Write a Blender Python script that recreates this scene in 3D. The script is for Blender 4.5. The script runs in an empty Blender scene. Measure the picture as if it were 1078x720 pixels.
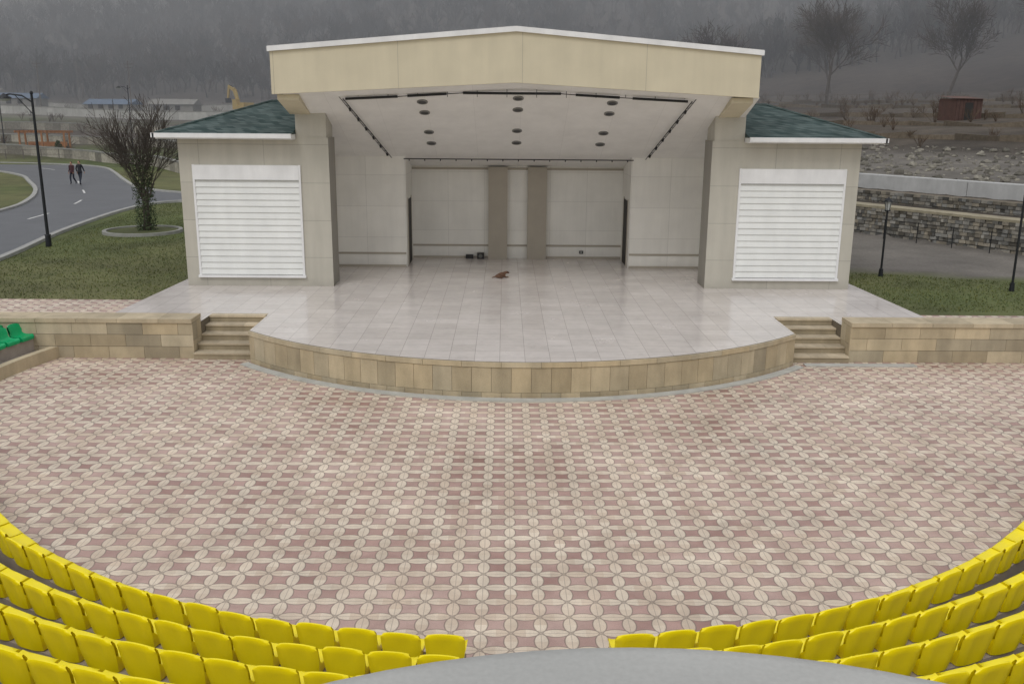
import bpy, bmesh, math, random
import numpy as np
from mathutils import Vector, Matrix
random.seed(7); RNG=np.random.RandomState(5)
S=bpy.context.scene
# ---------------------------------------------------------------- materials
def new_mat(name):
    m=bpy.data.materials.new(name); m.use_nodes=True
    nt=m.node_tree; nt.nodes.clear()
    return m,nt
class NB:
    def __init__(s,nt): s.nt=nt
    def n(s,t,**k):
        x=s.nt.nodes.new(t)
        for a,b in k.items(): setattr(x,a,b)
        return x
    def inp(s,sock,v):
        if hasattr(v,'is_output') or isinstance(v,bpy.types.NodeSocket): s.nt.links.new(v,sock)
        else: sock.default_value=v
    def m(s,op,a,b=0.0,c=None):
        x=s.n('ShaderNodeMath',operation=op); s.inp(x.inputs[0],a); s.inp(x.inputs[1],b)
        if c is not None: s.inp(x.inputs[2],c)
        return x.outputs[0]
    def mix(s,f,a,b,bt='MIX'):
        x=s.n('ShaderNodeMix',data_type='RGBA',blend_type=bt)
        s.inp(x.inputs[0],f); s.inp(x.inputs[6],a if not isinstance(a,tuple) else (*a,1)[:4]); s.inp(x.inputs[7],b if not isinstance(b,tuple) else (*b,1)[:4])
        return x.outputs[2]
    def pos(s):
        return s.n('ShaderNodeNewGeometry').outputs['Position']
    def sep(s,v):
        x=s.n('ShaderNodeSeparateXYZ'); s.inp(x.inputs[0],v); return x.outputs
    def comb(s,a,b,c=0.0):
        x=s.n('ShaderNodeCombineXYZ'); s.inp(x.inputs[0],a); s.inp(x.inputs[1],b); s.inp(x.inputs[2],c); return x.outputs[0]
    def noise(s,vec,scale,detail=4,rough=.55):
        x=s.n('ShaderNodeTexNoise'); s.inp(x.inputs['Vector'],vec); x.inputs['Scale'].default_value=scale
        x.inputs['Detail'].default_value=detail; x.inputs['Roughness'].default_value=rough
        return x.outputs['Fac']
    def white(s,vec):
        x=s.n('ShaderNodeTexWhiteNoise',noise_dimensions='3D'); s.inp(x.inputs['Vector'],vec); return x.outputs['Value']
    def rng(s,v,a,b,c,d):
        x=s.n('ShaderNodeMapRange'); s.inp(x.inputs[0],v)
        for i,q in enumerate((a,b,c,d)): x.inputs[i+1].default_value=q
        return x.outputs[0]
    def finish(s,col,rough=.7,bump=None,bstr=.2,bdist=.02,metal=0,spec=.5):
        p=s.n('ShaderNodeBsdfPrincipled'); s.inp(p.inputs['Base Color'],col if not isinstance(col,tuple) else (*col,1)[:4])
        s.inp(p.inputs['Roughness'],rough); p.inputs['Metallic'].default_value=metal
        p.inputs['Specular IOR Level'].default_value=spec
        if bump is not None:
            b=s.n('ShaderNodeBump'); b.inputs['Strength'].default_value=bstr; b.inputs['Distance'].default_value=bdist
            s.inp(b.inputs['Height'],bump); s.nt.links.new(b.outputs[0],p.inputs['Normal'])
        o=s.n('ShaderNodeOutputMaterial'); s.nt.links.new(p.outputs[0],o.inputs[0])
def mat(name,base,rough=.7,var=.12,scale=3.0,bump=.15,bd=.01,metal=0,spec=.4,streak=0,fine=40):
    m,nt=new_mat(name); b=NB(nt); P=b.pos()
    at=b.n('ShaderNodeAttribute',attribute_name='Col')
    n1=b.noise(P,scale,5); n2=b.noise(P,fine,3)
    f=b.rng(n1,.25,.75,1-var,1+var)
    f=b.m('MULTIPLY',f,b.rng(n2,.25,.75,1-var*.5,1+var*.5))
    if streak:
        x,y,z=b.sep(P)
        v=b.comb(b.m('MULTIPLY',x,2.2),b.m('MULTIPLY',y,2.2),b.m('MULTIPLY',z,.5))
        f=b.m('MULTIPLY',f,b.rng(b.noise(v,1.2,4),.35,.7,1-streak,1+streak*.4))
    c=b.mix(1.0,(*base,1),at.outputs['Color'],'MULTIPLY')
    vm=b.n('ShaderNodeVectorMath',operation='SCALE'); nt.links.new(c,vm.inputs[0]); nt.links.new(f,vm.inputs['Scale'])
    b.finish(vm.outputs[0],rough,n2 if bump else None,bump,bd,metal,spec)
    return m
def scale_col(b,c,f):
    vm=b.n('ShaderNodeVectorMath',operation='SCALE'); b.inp(vm.inputs[0],c); b.inp(vm.inputs['Scale'],f); return vm.outputs[0]
def paver_mat(name,a=.39):
    m,nt=new_mat(name); b=NB(nt); P=b.pos(); x,y,z=b.sep(P)
    gx=b.m('DIVIDE',x,a); gy=b.m('DIVIDE',y,a)
    fx=b.m('ABSOLUTE',b.m('SUBTRACT',b.m('FRACT',gx),.5)); fy=b.m('ABSOLUTE',b.m('SUBTRACT',b.m('FRACT',gy),.5))
    def d(u,v): return b.m('SQRT',b.m('ADD',b.m('MULTIPLY',u,u),b.m('MULTIPLY',v,v)))
    dR=d(b.m('SUBTRACT',1.0,fx),fy); dU=d(fx,b.m('SUBTRACT',1.0,fy))
    mn=b.m('MINIMUM',dR,dU)
    R=.735
    lens=b.m('LESS_THAN',mn,R)
    j1=b.m('LESS_THAN',b.m('ABSOLUTE',b.m('SUBTRACT',mn,R)),.022)
    mx=b.m('MAXIMUM',dR,dU)
    j3=b.m('LESS_THAN',b.m('ABSOLUTE',b.m('SUBTRACT',mx,R)),.018)
    j2=b.m('GREATER_THAN',b.m('MAXIMUM',fx,fy),.487)
    joint=b.m('MAXIMUM',b.m('MAXIMUM',j1,j3),b.m('MULTIPLY',j2,.6))
    cell=b.comb(b.m('FLOOR',gx),b.m('FLOOR',gy),0.0)
    cell2=b.comb(b.m('ROUND',gx),b.m('ROUND',gy),b.m('ADD',3.0,b.m('FLOOR',b.m('MULTIPLY',fx,2.01))))
    w1=b.white(cell); w2=b.white(cell2)
    big=b.noise(P,.35,5,.6); mid=b.noise(P,2.5,4)
    pink=b.mix(w1,(.36,.205,.175),(.51,.33,.29))
    tan=b.mix(w2,(.62,.50,.39),(.75,.645,.52))
    dusty=b.rng(big,.38,.62,.0,.6)
    pink=b.mix(dusty,pink,(.54,.42,.37,1))
    c=b.mix(lens,pink,tan)
    c=b.mix(b.m('MULTIPLY',joint,.72),c,(.21,.165,.14,1))
    f=b.m('MULTIPLY',b.rng(big,.3,.7,.84,1.1),b.rng(mid,.3,.7,.88,1.1))
    f=b.m('MULTIPLY',f,b.rng(b.noise(P,60,2),.3,.7,.9,1.1))
    f=b.m('MULTIPLY',f,b.rng(b.noise(P,.9,6,.7),.56,.72,1.0,.78))
    c=scale_col(b,c,f)
    rg=b.rng(big,.35,.65,.34,.7)
    b.finish(c,rg,b.m('SUBTRACT',1.0,joint),.5,.006,0,.45)
    return m
def tile_mat(name,a=.6,c1=(.61,.56,.525),c2=(.69,.64,.605),rough=.13):
    m,nt=new_mat(name); b=NB(nt); P=b.pos(); x,y,z=b.sep(P)
    gx=b.m('DIVIDE',x,a); gy=b.m('DIVIDE',y,a)
    fx=b.m('ABSOLUTE',b.m('SUBTRACT',b.m('FRACT',gx),.5)); fy=b.m('ABSOLUTE',b.m('SUBTRACT',b.m('FRACT',gy),.5))
    j=b.m('GREATER_THAN',b.m('MAXIMUM',fx,fy),.49)
    w=b.white(b.comb(b.m('FLOOR',gx),b.m('FLOOR',gy),1.0))
    c=b.mix(w,(*c1,1),(*c2,1)); c=b.mix(b.m('MULTIPLY',j,.7),c,(.30,.27,.25,1))
    big=b.noise(P,.5,5,.6)
    c=scale_col(b,c,b.m('MULTIPLY',b.rng(big,.3,.7,.9,1.06),b.rng(b.noise(P,5,4),.3,.7,.95,1.04)))
    c=scale_col(b,c,b.rng(b.noise(P,1.3,7,.75),.58,.74,1.0,.82))
    b.finish(c,b.rng(b.noise(P,.9,5),.3,.7,rough-.05,rough+.16),b.m('SUBTRACT',1.0,j),.3,.003,0,.6)
    return m
def shingle_mat(name):
    m,nt=new_mat(name); b=NB(nt); P=b.pos(); x,y,z=b.sep(P)
    row=b.m('FLOOR',b.m('DIVIDE',z,.055))
    cx=b.m('FLOOR',b.m('ADD',b.m('DIVIDE',b.m('ADD',x,b.m('MULTIPLY',y,1.0)),.22),b.m('MULTIPLY',row,.5)))
    w=b.white(b.comb(cx,row,2.0))
    c=b.mix(w,(.035,.058,.056,1),(.10,.13,.125,1))
    edge=b.m('LESS_THAN',b.m('FRACT',b.m('DIVIDE',z,.055)),.16)
    c=b.mix(b.m('MULTIPLY',edge,.55),c,(.02,.032,.032,1))
    c=scale_col(b,c,b.rng(b.noise(P,1.2,4),.3,.7,.8,1.2))
    b.finish(c,.9,b.noise(P,50,3),.3,.01,0,.2)
    return m
def panel_mat(name,base,pw,ph,x0,z0,var=.05,streak=.1,j=.5):
    m,nt=new_mat(name); b=NB(nt); P=b.pos(); x,y,z=b.sep(P)
    gx=b.m('DIVIDE',b.m('SUBTRACT',b.m('ABSOLUTE',x),x0),pw); gz=b.m('DIVIDE',b.m('SUBTRACT',z,z0),ph)
    ex=b.m('ABSOLUTE',b.m('SUBTRACT',b.m('FRACT',gx),.5)); ez=b.m('ABSOLUTE',b.m('SUBTRACT',b.m('FRACT',gz),.5))
    jx=b.m('GREATER_THAN',ex,.5-.007/pw); jz=b.m('GREATER_THAN',ez,.5-.007/ph)
    jj=b.m('MAXIMUM',jx,jz)
    w=b.white(b.comb(b.m('FLOOR',gx),b.m('FLOOR',gz),4.0))
    f=b.rng(w,0,1,1-var,1+var*.6)
    v=b.comb(b.m('MULTIPLY',x,2.2),b.m('MULTIPLY',y,2.2),b.m('MULTIPLY',z,.22))
    f=b.m('MULTIPLY',f,b.rng(b.noise(v,1.5,5),.35,.7,1-streak,1+streak*.3))
    f=b.m('MULTIPLY',f,b.rng(b.noise(P,1.1,4),.3,.7,.95,1.04))
    f=b.m('MULTIPLY',f,b.rng(b.noise(P,70,2),.3,.7,.96,1.04))
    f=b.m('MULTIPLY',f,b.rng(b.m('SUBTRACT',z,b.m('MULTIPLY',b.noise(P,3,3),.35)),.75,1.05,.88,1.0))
    c=scale_col(b,(*base,)[:3],f)
    c=b.mix(b.m('MULTIPLY',jj,j),c,(.12,.11,.10,1))
    b.finish(c,.8,b.noise(P,80,2),.12,.004,0,.3)
    return m
M={}
M['paver']=paver_mat('paver_pattern'); M['tile']=tile_mat('stage_tile')
M['shingle']=shingle_mat('green_shingles')
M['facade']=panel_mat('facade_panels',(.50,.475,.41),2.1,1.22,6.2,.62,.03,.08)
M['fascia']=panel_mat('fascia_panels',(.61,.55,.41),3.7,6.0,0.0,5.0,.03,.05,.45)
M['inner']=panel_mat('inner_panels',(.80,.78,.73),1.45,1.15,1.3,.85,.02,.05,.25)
M['soffit']=panel_mat('ceiling_panels',(.82,.81,.79),1.5,50,0.0,0.0,.015,.03,.12)
M['taupe']=mat('taupe_pilaster',(.40,.36,.30),.8,.06,2)
M['white']=mat('white_trim',(.78,.78,.78),.5,.05,2,.05,streak=.08)
M['shutter']=mat('shutter_slats',(.76,.77,.75),.45,.04,2,.03,streak=.05)
M['stone']=mat('tan_limestone',(.47,.395,.27),.85,.14,1.6,.4,.012,streak=.18)
M['mortar']=mat('mortar',(.15,.125,.09),.9,.1)
M['gabion']=mat('gabion_stone',(.22,.205,.175),.9,.3,4,.5,.03)
M['coping']=mat('sandstone_coping',(.30,.265,.185),.85,.25,2)
M['concrete']=mat('concrete',(.42,.42,.41),.8,.12,1.2,.25,.01,streak=.1)
M['terrace']=mat('terrace_paving',(.38,.33,.285),.8,.15,3,.3,.01)
M['booth']=mat('booth_roof_paint',(.43,.43,.41),.65,.13,.9,.15,.004)
M['asphalt']=mat('asphalt',(.11,.115,.125),.5,.14,.6,.5,.01)
M['kerb']=mat('kerb_concrete',(.36,.36,.34),.8,.15,3)
M['paint']=mat('road_paint',(.6,.6,.58),.6,.1,3)
M['metal']=mat('dark_metal',(.02,.022,.025),.45,.1,5,0,metal=.3)
M['black']=mat('black_plastic',(.015,.015,.016),.4,.1,5,0)
M['glass']=mat('lamp_glass',(.45,.46,.45),.15,.03,5,0)
M['dark']=mat('dark_opening',(.03,.028,.026),.7,.1)
M['seat']=mat('yellow_seat_plastic',(.97,.80,.003),.36,.04,3,.03,.002,spec=.45)
M['gseat']=mat('green_seat_plastic',(.0,.36,.13),.38,.05,3,.03,.002,spec=.45)
M['bark']=mat('bark',(.085,.07,.058),.95,.25,6,.6,.02)
M['fbark']=mat('forest_twigs',(.058,.047,.043),.95,.2,.05,0)
M['ivy']=mat('ivy_leaves',(.035,.05,.02),.8,.4,3,0)
M['ground']=mat('ground_cover',(1,1,1),.95,.35,.45,.9,.05,fine=9)
M['wood']=mat('orange_timber',(.33,.15,.06),.6,.15,4)
M['rust']=mat('rust_metal',(.09,.05,.04),.8,.2,2)
M['yel']=mat('excavator_yellow',(.42,.30,.09),.5,.12,2)
M['blue']=mat('blue_sheet',(.09,.14,.22),.5,.15,1)
M['shed']=mat('shed_wall',(.24,.235,.22),.8,.15,1)
M['rail']=mat('weathered_rail',(.14,.125,.11),.8,.15,1)
M['cl_dark']=mat('dark_cloth',(.025,.026,.032),.9,.2,8)
M['cl_red']=mat('maroon_cloth',(.07,.03,.035),.9,.2,8)
M['jeans']=mat('jeans',(.03,.035,.05),.9,.2,8)
M['skin']=mat('skin',(.45,.27,.19),.6,.05,8,0)
M['hair']=mat('hair',(.02,.015,.012),.7,.1,8,0)
M['fur']=mat('brown_fur',(.13,.07,.045),.9,.25,14)
M['furw']=mat('pale_fur',(.35,.27,.2),.9,.15,14)
# ---------------------------------------------------------------- mesh builder
class MB:
    def __init__(s): s.v=[];s.f=[];s.mi=[];s.c=[];s.mats=[]
    def mid(s,m):
        if m not in s.mats: s.mats.append(m)
        return s.mats.index(m)
    def add(s,vs,fs,m,col=(1,1,1)):
        o=len(s.v); s.v+= [tuple(v) for v in vs]; s.c+=[col]*len(vs); k=s.mid(m)
        for f in fs: s.f.append(tuple(i+o for i in f)); s.mi.append(k)
    def box(s,x0,x1,y0,y1,z0,z1,m,col=(1,1,1),mx=None):
        vs=[Vector(p) for p in ((x0,y0,z0),(x1,y0,z0),(x1,y1,z0),(x0,y1,z0),(x0,y0,z1),(x1,y0,z1),(x1,y1,z1),(x0,y1,z1))]
        if mx is not None: vs=[mx@v for v in vs]
        s.add(vs,[(0,3,2,1),(4,5,6,7),(0,1,5,4),(1,2,6,5),(2,3,7,6),(3,0,4,7)],m,col)
    def tube(s,p0,p1,r0,r1,m,n=8,col=(1,1,1),cap=True):
        p0=Vector(p0);p1=Vector(p1); d=(p1-p0)
        if d.length<1e-6: return
        d.normalize(); a=d.orthogonal().normalized(); b=d.cross(a)
        vs=[];fs=[]
        for p,r in((p0,r0),(p1,r1)):
            for i in range(n):
                t=2*math.pi*i/n; vs.append(p+(a*math.cos(t)+b*math.sin(t))*r)
        for i in range(n): fs.append((i,(i+1)%n,n+(i+1)%n,n+i))
        if cap: fs.append(tuple(range(n))[::-1]); fs.append(tuple(range(n,2*n)))
        s.add(vs,fs,m,col)
    def ell(s,c,r,m,nu=10,nv=7,col=(1,1,1),mx=None,jit=0):
        vs=[];fs=[]
        for j in range(nv+1):
            ph=math.pi*j/nv
            for i in range(nu):
                t=2*math.pi*i/nu; k=1+random.uniform(-jit,jit)
                v=Vector((math.sin(ph)*math.cos(t)*r[0]*k,math.sin(ph)*math.sin(t)*r[1]*k,math.cos(ph)*r[2]*k))
                if mx is not None: v=mx@v
                vs.append(v+Vector(c))
        for j in range(nv):
            for i in range(nu):
                fs.append((j*nu+i,(j+1)*nu+i,(j+1)*nu+(i+1)%nu,j*nu+(i+1)%nu))
        s.add(vs,fs,m,col)
    def lathe(s,c,prof,m,n=32,col=(1,1,1)):
        vs=[];fs=[]
        for r,z in prof:
            for i in range(n):
                t=2*math.pi*i/n; vs.append((c[0]+r*math.cos(t),c[1]+r*math.sin(t),c[2]+z))
        for j in range(len(prof)-1):
            for i in range(n): fs.append((j*n+i,j*n+(i+1)%n,(j+1)*n+(i+1)%n,(j+1)*n+i))
        s.add(vs,fs,m,col)
    def mesh(s,name,smooth=False):
        me=bpy.data.meshes.new(name); me.from_pydata(s.v,[],s.f); 
        for m in s.mats: me.materials.append(M[m])
        me.polygons.foreach_set('material_index',s.mi)
        ca=me.color_attributes.new('Col','FLOAT_COLOR','POINT')
        ca.data.foreach_set('color',np.array([(*c,1) for c in s.c],dtype=np.float32).ravel())
        me.polygons.foreach_set('use_smooth',[smooth]*len(me.polygons)); me.update(); return me
    def obj(s,name,parent=None,smooth=False,loc=(0,0,0),rz=0):
        o=bpy.data.objects.new(name,s.mesh(name,smooth)); S.collection.objects.link(o)
        o.location=loc; o.rotation_euler=(0,0,rz)
        if parent: o.parent=parent
        return o
def empty(name,loc=(0,0,0),rz=0):
    e=bpy.data.objects.new(name,None); e.location=loc; e.rotation_euler=(0,0,rz); e.empty_display_size=.3; S.collection.objects.link(e); return e
def white_col(o):
    me=o.data if hasattr(o,'data') else o
    if 'Col' not in me.color_attributes:
        ca=me.color_attributes.new('Col','FLOAT_COLOR','POINT')
        ca.data.foreach_set('color',np.ones(len(me.vertices)*4,dtype=np.float32))
# ---------------------------------------------------------------- terrain
GZ=.8
def sm(t): t=np.clip(t,0,1); return t*t*(3-2*t)
def dwall(x,y): return (x-17.5)*.862+(y-46.3)*.508
def height(x,y):
    x=np.asarray(x,float); y=np.asarray(y,float)
    n=np.sin(x*.045+1.3)*np.cos(y*.037+x*.013)+.5*np.sin(x*.11+y*.07)
    zl=np.interp(y,[24.4,24.5,105,130,165,230,262,330,450,520,640,900],[-.02,.8,.8,2.8,6.0,8.5,13,29,56,66,70,60])
    sx=x/np.maximum(y,25)
    zl=zl*(1+.35*sm((sx+.35)/.3)*sm((y-230)/120))
    d=dwall(x,y)
    zr=np.interp(d,[-500,.5,1.4,7,9.5,25,40,80,100,180,290,400,700],[.8,.8,2.0,2.35,3.0,3.6,5.4,8.6,10.5,27,64,112,150])
    zr=np.where(y<24.45,-.02,zr)
    w=sm((sx+.22)/.46)
    zr=zr+np.maximum(zl-zr,0)*sm((y-180)/120)
    z=zl*(1-w)+zr*w
    z=np.where((np.abs(x)<10.2)&(y<29),-.02,z)
    amp=np.interp(y,[0,100,140,220,300,500],[0,0,.35,.8,2.5,5]); 
    return z+n*amp
def gz(x,y): return float(height(x,y))
def axis(segs):
    o=[]
    for a,b,st in segs: o+=list(np.arange(a,b,st))
    o.append(segs[-1][1]); return np.array(o)
ax=axis([(-700,-200,20),(-200,-60,5),(-60,60,1.0),(60,200,5),(200,800,20)])
ay=np.concatenate([axis([(-120,-10,22),(-10,24.4,8.6)]),axis([(24.5,110,1.0),(110,240,3),(240,540,7),(540,900,30)])])
X,Y=np.meshgrid(ax,ay); Z=height(X,Y)
nx,ny=len(ax),len(ay)
vs=np.stack([X.ravel(),Y.ravel(),Z.ravel()],1)
idx=np.arange(nx*ny).reshape(ny,nx)
fs=np.stack([idx[:-1,:-1].ravel(),idx[:-1,1:].ravel(),idx[1:,1:].ravel(),idx[1:,:-1].ravel()],1)
def fbm(x,y):
    v=0
    for k,(a,f) in enumerate([(1,.05),(.6,.13),(.4,.31),(.3,.7)]):
        v=v+a*np.sin(x*f*1.1+k*2.1+1.7*np.sin(y*f*.8+k))*np.cos(y*f+k*1.3+1.3*np.sin(x*f*.9))
    return v
def gcol(x,y):
    x=x.ravel(); y=y.ravel(); d=dwall(x,y); n=fbm(x,y)
    def C(c): return np.tile(np.array(c),(len(x),1))
    def mx(a,b,t): return a*(1-t[:,None])+b*t[:,None]
    grass=mx(C((.078,.102,.031)),C((.12,.122,.05)),sm(n*.5+.5))
    dirt=mx(C((.17,.155,.135)),C((.115,.105,.095)),sm(n*.6+.5))
    mud=mx(C((.052,.043,.034)),C((.085,.07,.055)),sm(n*.7+.4))
    litter=mx(C((.048,.039,.035)),C((.068,.055,.047)),sm(n*.6+.5))
    right=sm((x-3)/4)
    c=grass
    c=mx(c,dirt,right*sm((y+.35*x-38.6+n*.4)/.8))
    c=mx(c,mud,right*sm((d-.5)/1.0)*sm((y-30)/3))
    c=mx(c,dirt*.9,right*sm((d-8)/3)*sm((30-d)/6)*sm((y-30)/3))
    c=mx(c,mx(grass,mud,sm(n*.8+.45)),(1-right)*sm((y-100)/20))
    c=mx(c,dirt*.9,(1-right)*sm((y-150)/12))
    c=mx(c,litter,sm((y-215)/25))
    c=mx(c,litter,right*sm((d-95)/10))
    return c
cols=gcol(X,Y)
me=bpy.data.meshes.new('ground'); me.from_pydata(vs.tolist(),[],fs.tolist()); me.update()
ca=me.color_attributes.new('Col','FLOAT_COLOR','POINT'); ca.data.foreach_set('color',np.concatenate([cols,np.ones((len(cols),1))],1).astype(np.float32).ravel())
me.materials.append(M['ground'])
S.collection.objects.link(bpy.data.objects.new('ground',me))
ysm=Y[:-1,:-1].ravel()>100
me.polygons.foreach_set('use_smooth',ysm.tolist())
b=MB()
def tuft(x,y,z,h,col):
    a=random.uniform(0,6.28); w=.018
    dx,dy=math.cos(a)*w,math.sin(a)*w; lx,ly=random.uniform(-.04,.04),random.uniform(-.04,.04)
    b.add([(x-dx,y-dy,z),(x+dx,y+dy,z),(x+lx,y+ly,z+h)],[(0,1,2)],'ground',col)
for i in range(42000):
    if i%7<5: x,y=random.uniform(-24,-11.4),random.uniform(28,60)
    else: x,y=random.uniform(11.3,24),random.uniform(26.9,36)
    if x<0 and (y>59 or x<-19-(y-26)*.12): continue
    if x>0 and y+.35*x>38.4: continue
    if x<0 and (x+18.1)**2+(y-44.5)**2<1.95**2: continue
    g=random.uniform(.75,1.3); t=random.random()
    tuft(x,y,GZ,random.uniform(.03,.07),((.07+.05*t)*g,(.10+.02*t)*g,.034*g))
b.obj('grass')
# ---------------------------------------------------------------- plaza and paving
def sheet(name,pts,z,m,smooth=False):
    bm=bmesh.new(); vv=[bm.verts.new((p[0],p[1],z)) for p in pts]; f=bm.faces.new(vv); f.normal_update()
    if f.normal.z<0: f.normal_flip()
    bmesh.ops.triangulate(bm,faces=[f],ngon_method='EAR_CLIP'); bm.normal_update()
    me=bpy.data.meshes.new(name); bm.to_mesh(me); bm.free(); me.materials.append(M[m]); white_col(me)
    o=bpy.data.objects.new(name,me); S.collection.objects.link(o); return o
sheet('plaza_paving',[(-30,-6),(30,-6),(30,24.2),(-30,24.2)],0.0,'paver')
sheet('footpath',[(-40,24.75),(-11.9,24.75),(-11.6,28.0),(-40,28.0)],GZ+.006,'paver')
sheet('footpath',[(11.8,24.75),(40,24.75),(40,26.4),(11.7,26.4)],GZ+.006,'paver')
# ---------------------------------------------------------------- stage
SX=7.26; CY=30.8; RA=10.2; ZS=.85
a0=math.asin(SX/RA)
def arc(n,R=RA,a=a0): return [(R*math.sin(-a+2*a*i/n),CY-R*math.cos(-a+2*a*i/n)) for i in range(n+1)]
stage=empty('stage')
OX=8.9
pts=arc(64)+[(SX,25.5),(OX,25.5),(OX,24.72),(11.75,24.72),(11.25,37.0),(-11.25,37.0),(-11.75,24.72),(-OX,24.72),(-OX,25.5),(-SX,25.5)]
o=sheet('stage_floor',pts,ZS+.03,'tile'); o.parent=stage
b=MB(); n=len(pts)
b.add([(x,y,ZS+.029) for x,y in pts]+[(x,y,-.05) for x,y in pts],[(i,n+i,n+(i+1)%n,(i+1)%n) for i in range(n)],'mortar')
b.obj('core',stage)
def slab_wall(b,path,rows,sw,t,gap=.008,out=-1,m='stone',jit=0,bright=(.8,1.13),rsw=0,hv=.03):
    P=[Vector((p[0],p[1],0)) for p in path]; L=[0]
    for i in range(1,len(P)): L.append(L[-1]+(P[i]-P[i-1]).length)
    def at(s):
        s=min(max(s,0),L[-1])
        for i in range(1,len(P)):
            if s<=L[i]+1e-9:
                k=(s-L[i-1])/(L[i]-L[i-1]); d=(P[i]-P[i-1]).normalized()
                return P[i-1].lerp(P[i],k),Vector((d.y,-d.x,0))*out
        return P[-1],Vector((0,0,0))
    for ri,(z0,z1) in enumerate(rows):
        s=-(sw*.5 if ri%2 else 0)
        while s<L[-1]-.02:
            w=sw*(1+random.uniform(-rsw,rsw)); e=min(s+w,L[-1]); s2=max(s,0)
            if e-s2>.03:
                p0,n0=at(s2+gap/2+1e-4); p1,n1=at(e-gap/2-1e-4)
                g=random.uniform(*bright); hue=random.uniform(-hv,hv)
                col=(g*(1+hue),g,g*(1-hue*1.6))
                j=random.uniform(0,jit); za=z0+gap/2; zb=z1-gap/2
                q=[p0+n0*(t+j),p1+n1*(t+j),p1-n1*.02,p0-n0*.02]
                b.add([(v.x,v.y,za) for v in q]+[(v.x,v.y,zb) for v in q],[(0,3,2,1),(4,5,6,7),(0,1,5,4),(1,2,6,5),(2,3,7,6),(3,0,4,7)],m,col)
            s=s+w
b=MB()
slab_wall(b,arc(64),[(.0,.13),(.13,.74)],.47,.03,out=1)
slab_wall(b,arc(64),[(.745,.872)],.94,.055,out=1,bright=(1.0,1.15))
slab_wall(b,[(-SX,25.5),(-SX,arc(64)[0][1])],[(0,.13),(.13,.74),(.745,.872)],.47,.03,out=1)
slab_wall(b,[(SX,arc(64)[0][1]),(SX,25.5)],[(0,.13),(.13,.74),(.745,.872)],.47,.03,out=1)
b.obj('stone_cladding',stage)
for sgn in(-1,1):
    b=MB()
    x0,x1=sorted((sgn*(SX+.035),sgn*(OX-.005)))
    for i in range(5):
        y0=23.9+i*.38; zt=.176*(i+1)
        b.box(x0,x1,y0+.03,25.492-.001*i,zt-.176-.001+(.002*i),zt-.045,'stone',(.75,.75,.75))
        for k in range(3):
            g=random.uniform(.95,1.25); w=(x1-x0)/3
            b.box(x0+w*k+.003,x0+w*(k+1)-.003,y0,min(y0+.42,25.6),zt-.044,zt+(.012 if i==4 else 0),'stone',(g,g,g*1.05))
    b.box(x0,x1,25.5,25.7,.8,.889,'stone',(1.1,1.1,1.1))
    b.obj('stage_steps')
for sgn in(-1,1):
    b=MB()
    xa,xb=sorted((sgn*OX,sgn*34))
    b.box(xa+.03,xb-.03,24.03,24.67,-.05,1.0,'mortar')
    slab_wall(b,[(xa,24.03),(xb,24.03)],[(0,.33),(.333,.66),(.663,.985)],.95,.03,out=1,bright=(.76,1.15))
    slab_wall(b,[(xb,24.67),(xa,24.67)],[(.3,.985)],.95,.03,out=1)
    xe=sgn*(OX+.03)
    slab_wall(b,[(xe,24.7),(xe,24.0)] if sgn>0 else [(xe,24.0),(xe,24.7)],[(0,.5),(.5,.985)],.7,.03,out=1)
    k=xa
    while k<xb:
        e=min(k+1.1,xb); g=random.uniform(.95,1.2)
        b.box(k+.004,e-.004,23.96,24.74,.99,1.1,'stone',(g,g,g*1.02)); k+=1.1
    b.obj('retaining_wall')
b=MB()
p1=[(x,y) for x,y in arc(64,RA+.10,a0+.0)]; p2=[(x,y) for x,y in arc(64,RA+.34,a0+.0)]
n=len(p1)
b.add([(*p,.006) for p in p1]+[(*p,.03) for p in p1]+[(*p,.03) for p in p2]+[(*p,.0) for p in p2],
      [(j*n+i,j*n+i+1,(j+1)*n+i+1,(j+1)*n+i) for j in range(3) for i in range(n-1)],'kerb',(1.25,1.25,1.22))
b.box(7.6,10.6,23.52,23.76,0,.03,'kerb',(1.25,1.25,1.22))
b.obj('drainage_kerb')
# ---------------------------------------------------------------- pavilion
pav=empty('stage_pavilion')
YF=30.1; WT=5.72
zf=ZS+.031
b=MB()
for s in(-1,1):
    def bx(a,c,*r,**k):
        x0,x1=sorted((s*a,s*c)); b.box(x0,x1,*r,**k)
    bx(6.2,11.05,YF,31.2,zf,WT,'facade'); bx(6.9,11.05,31.2,37,zf,WT,'facade')
    bx(6.26,7.24,YF+.02,31.2,WT,7.3,'facade',(1,1,1)); bx(6.9,7.24,31.2,37,WT,8.2,'facade')
b.box(-6.9,6.9,36.9,37.1,zf,8.3,'facade'); b.obj('outer_walls',pav)
for s in(-1,1):
    b=MB(); x0,x1=sorted((s*7.2,s*10.56))
    b.box(x0-.07,x0,YF-.06,YF,1.25,4.85,'white'); b.box(x1,x1+.07,YF-.06,YF,1.25,4.85,'white')
    b.box(x0,x1,YF-.075,YF,4.36,4.84,'white'); b.box(x0-.1,x1+.1,YF-.1,YF,1.17,1.25,'white')
    b.box(x0,x1,YF-.085,YF-.075,4.352,4.375,'kerb')
    z=1.26; k=0
    while z<4.34:
        z1=min(z+.205,4.36)
        g=random.uniform(.97,1.02)
        b.add([(x0,YF-.052,z+.012),(x1,YF-.052,z+.012),(x1,YF-.018,z1),(x0,YF-.018,z1),(x0,YF-.012,z),(x1,YF-.012,z)],[(0,1,2,3),(4,5,1,0)],'shutter',(g,g,g))
        b.box(x0,x1,YF-.012,YF-.004,z-.004,z+.014,'kerb',(.7,.7,.7))
        z=z1
    b.obj('roller_shutter',pav)
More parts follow.
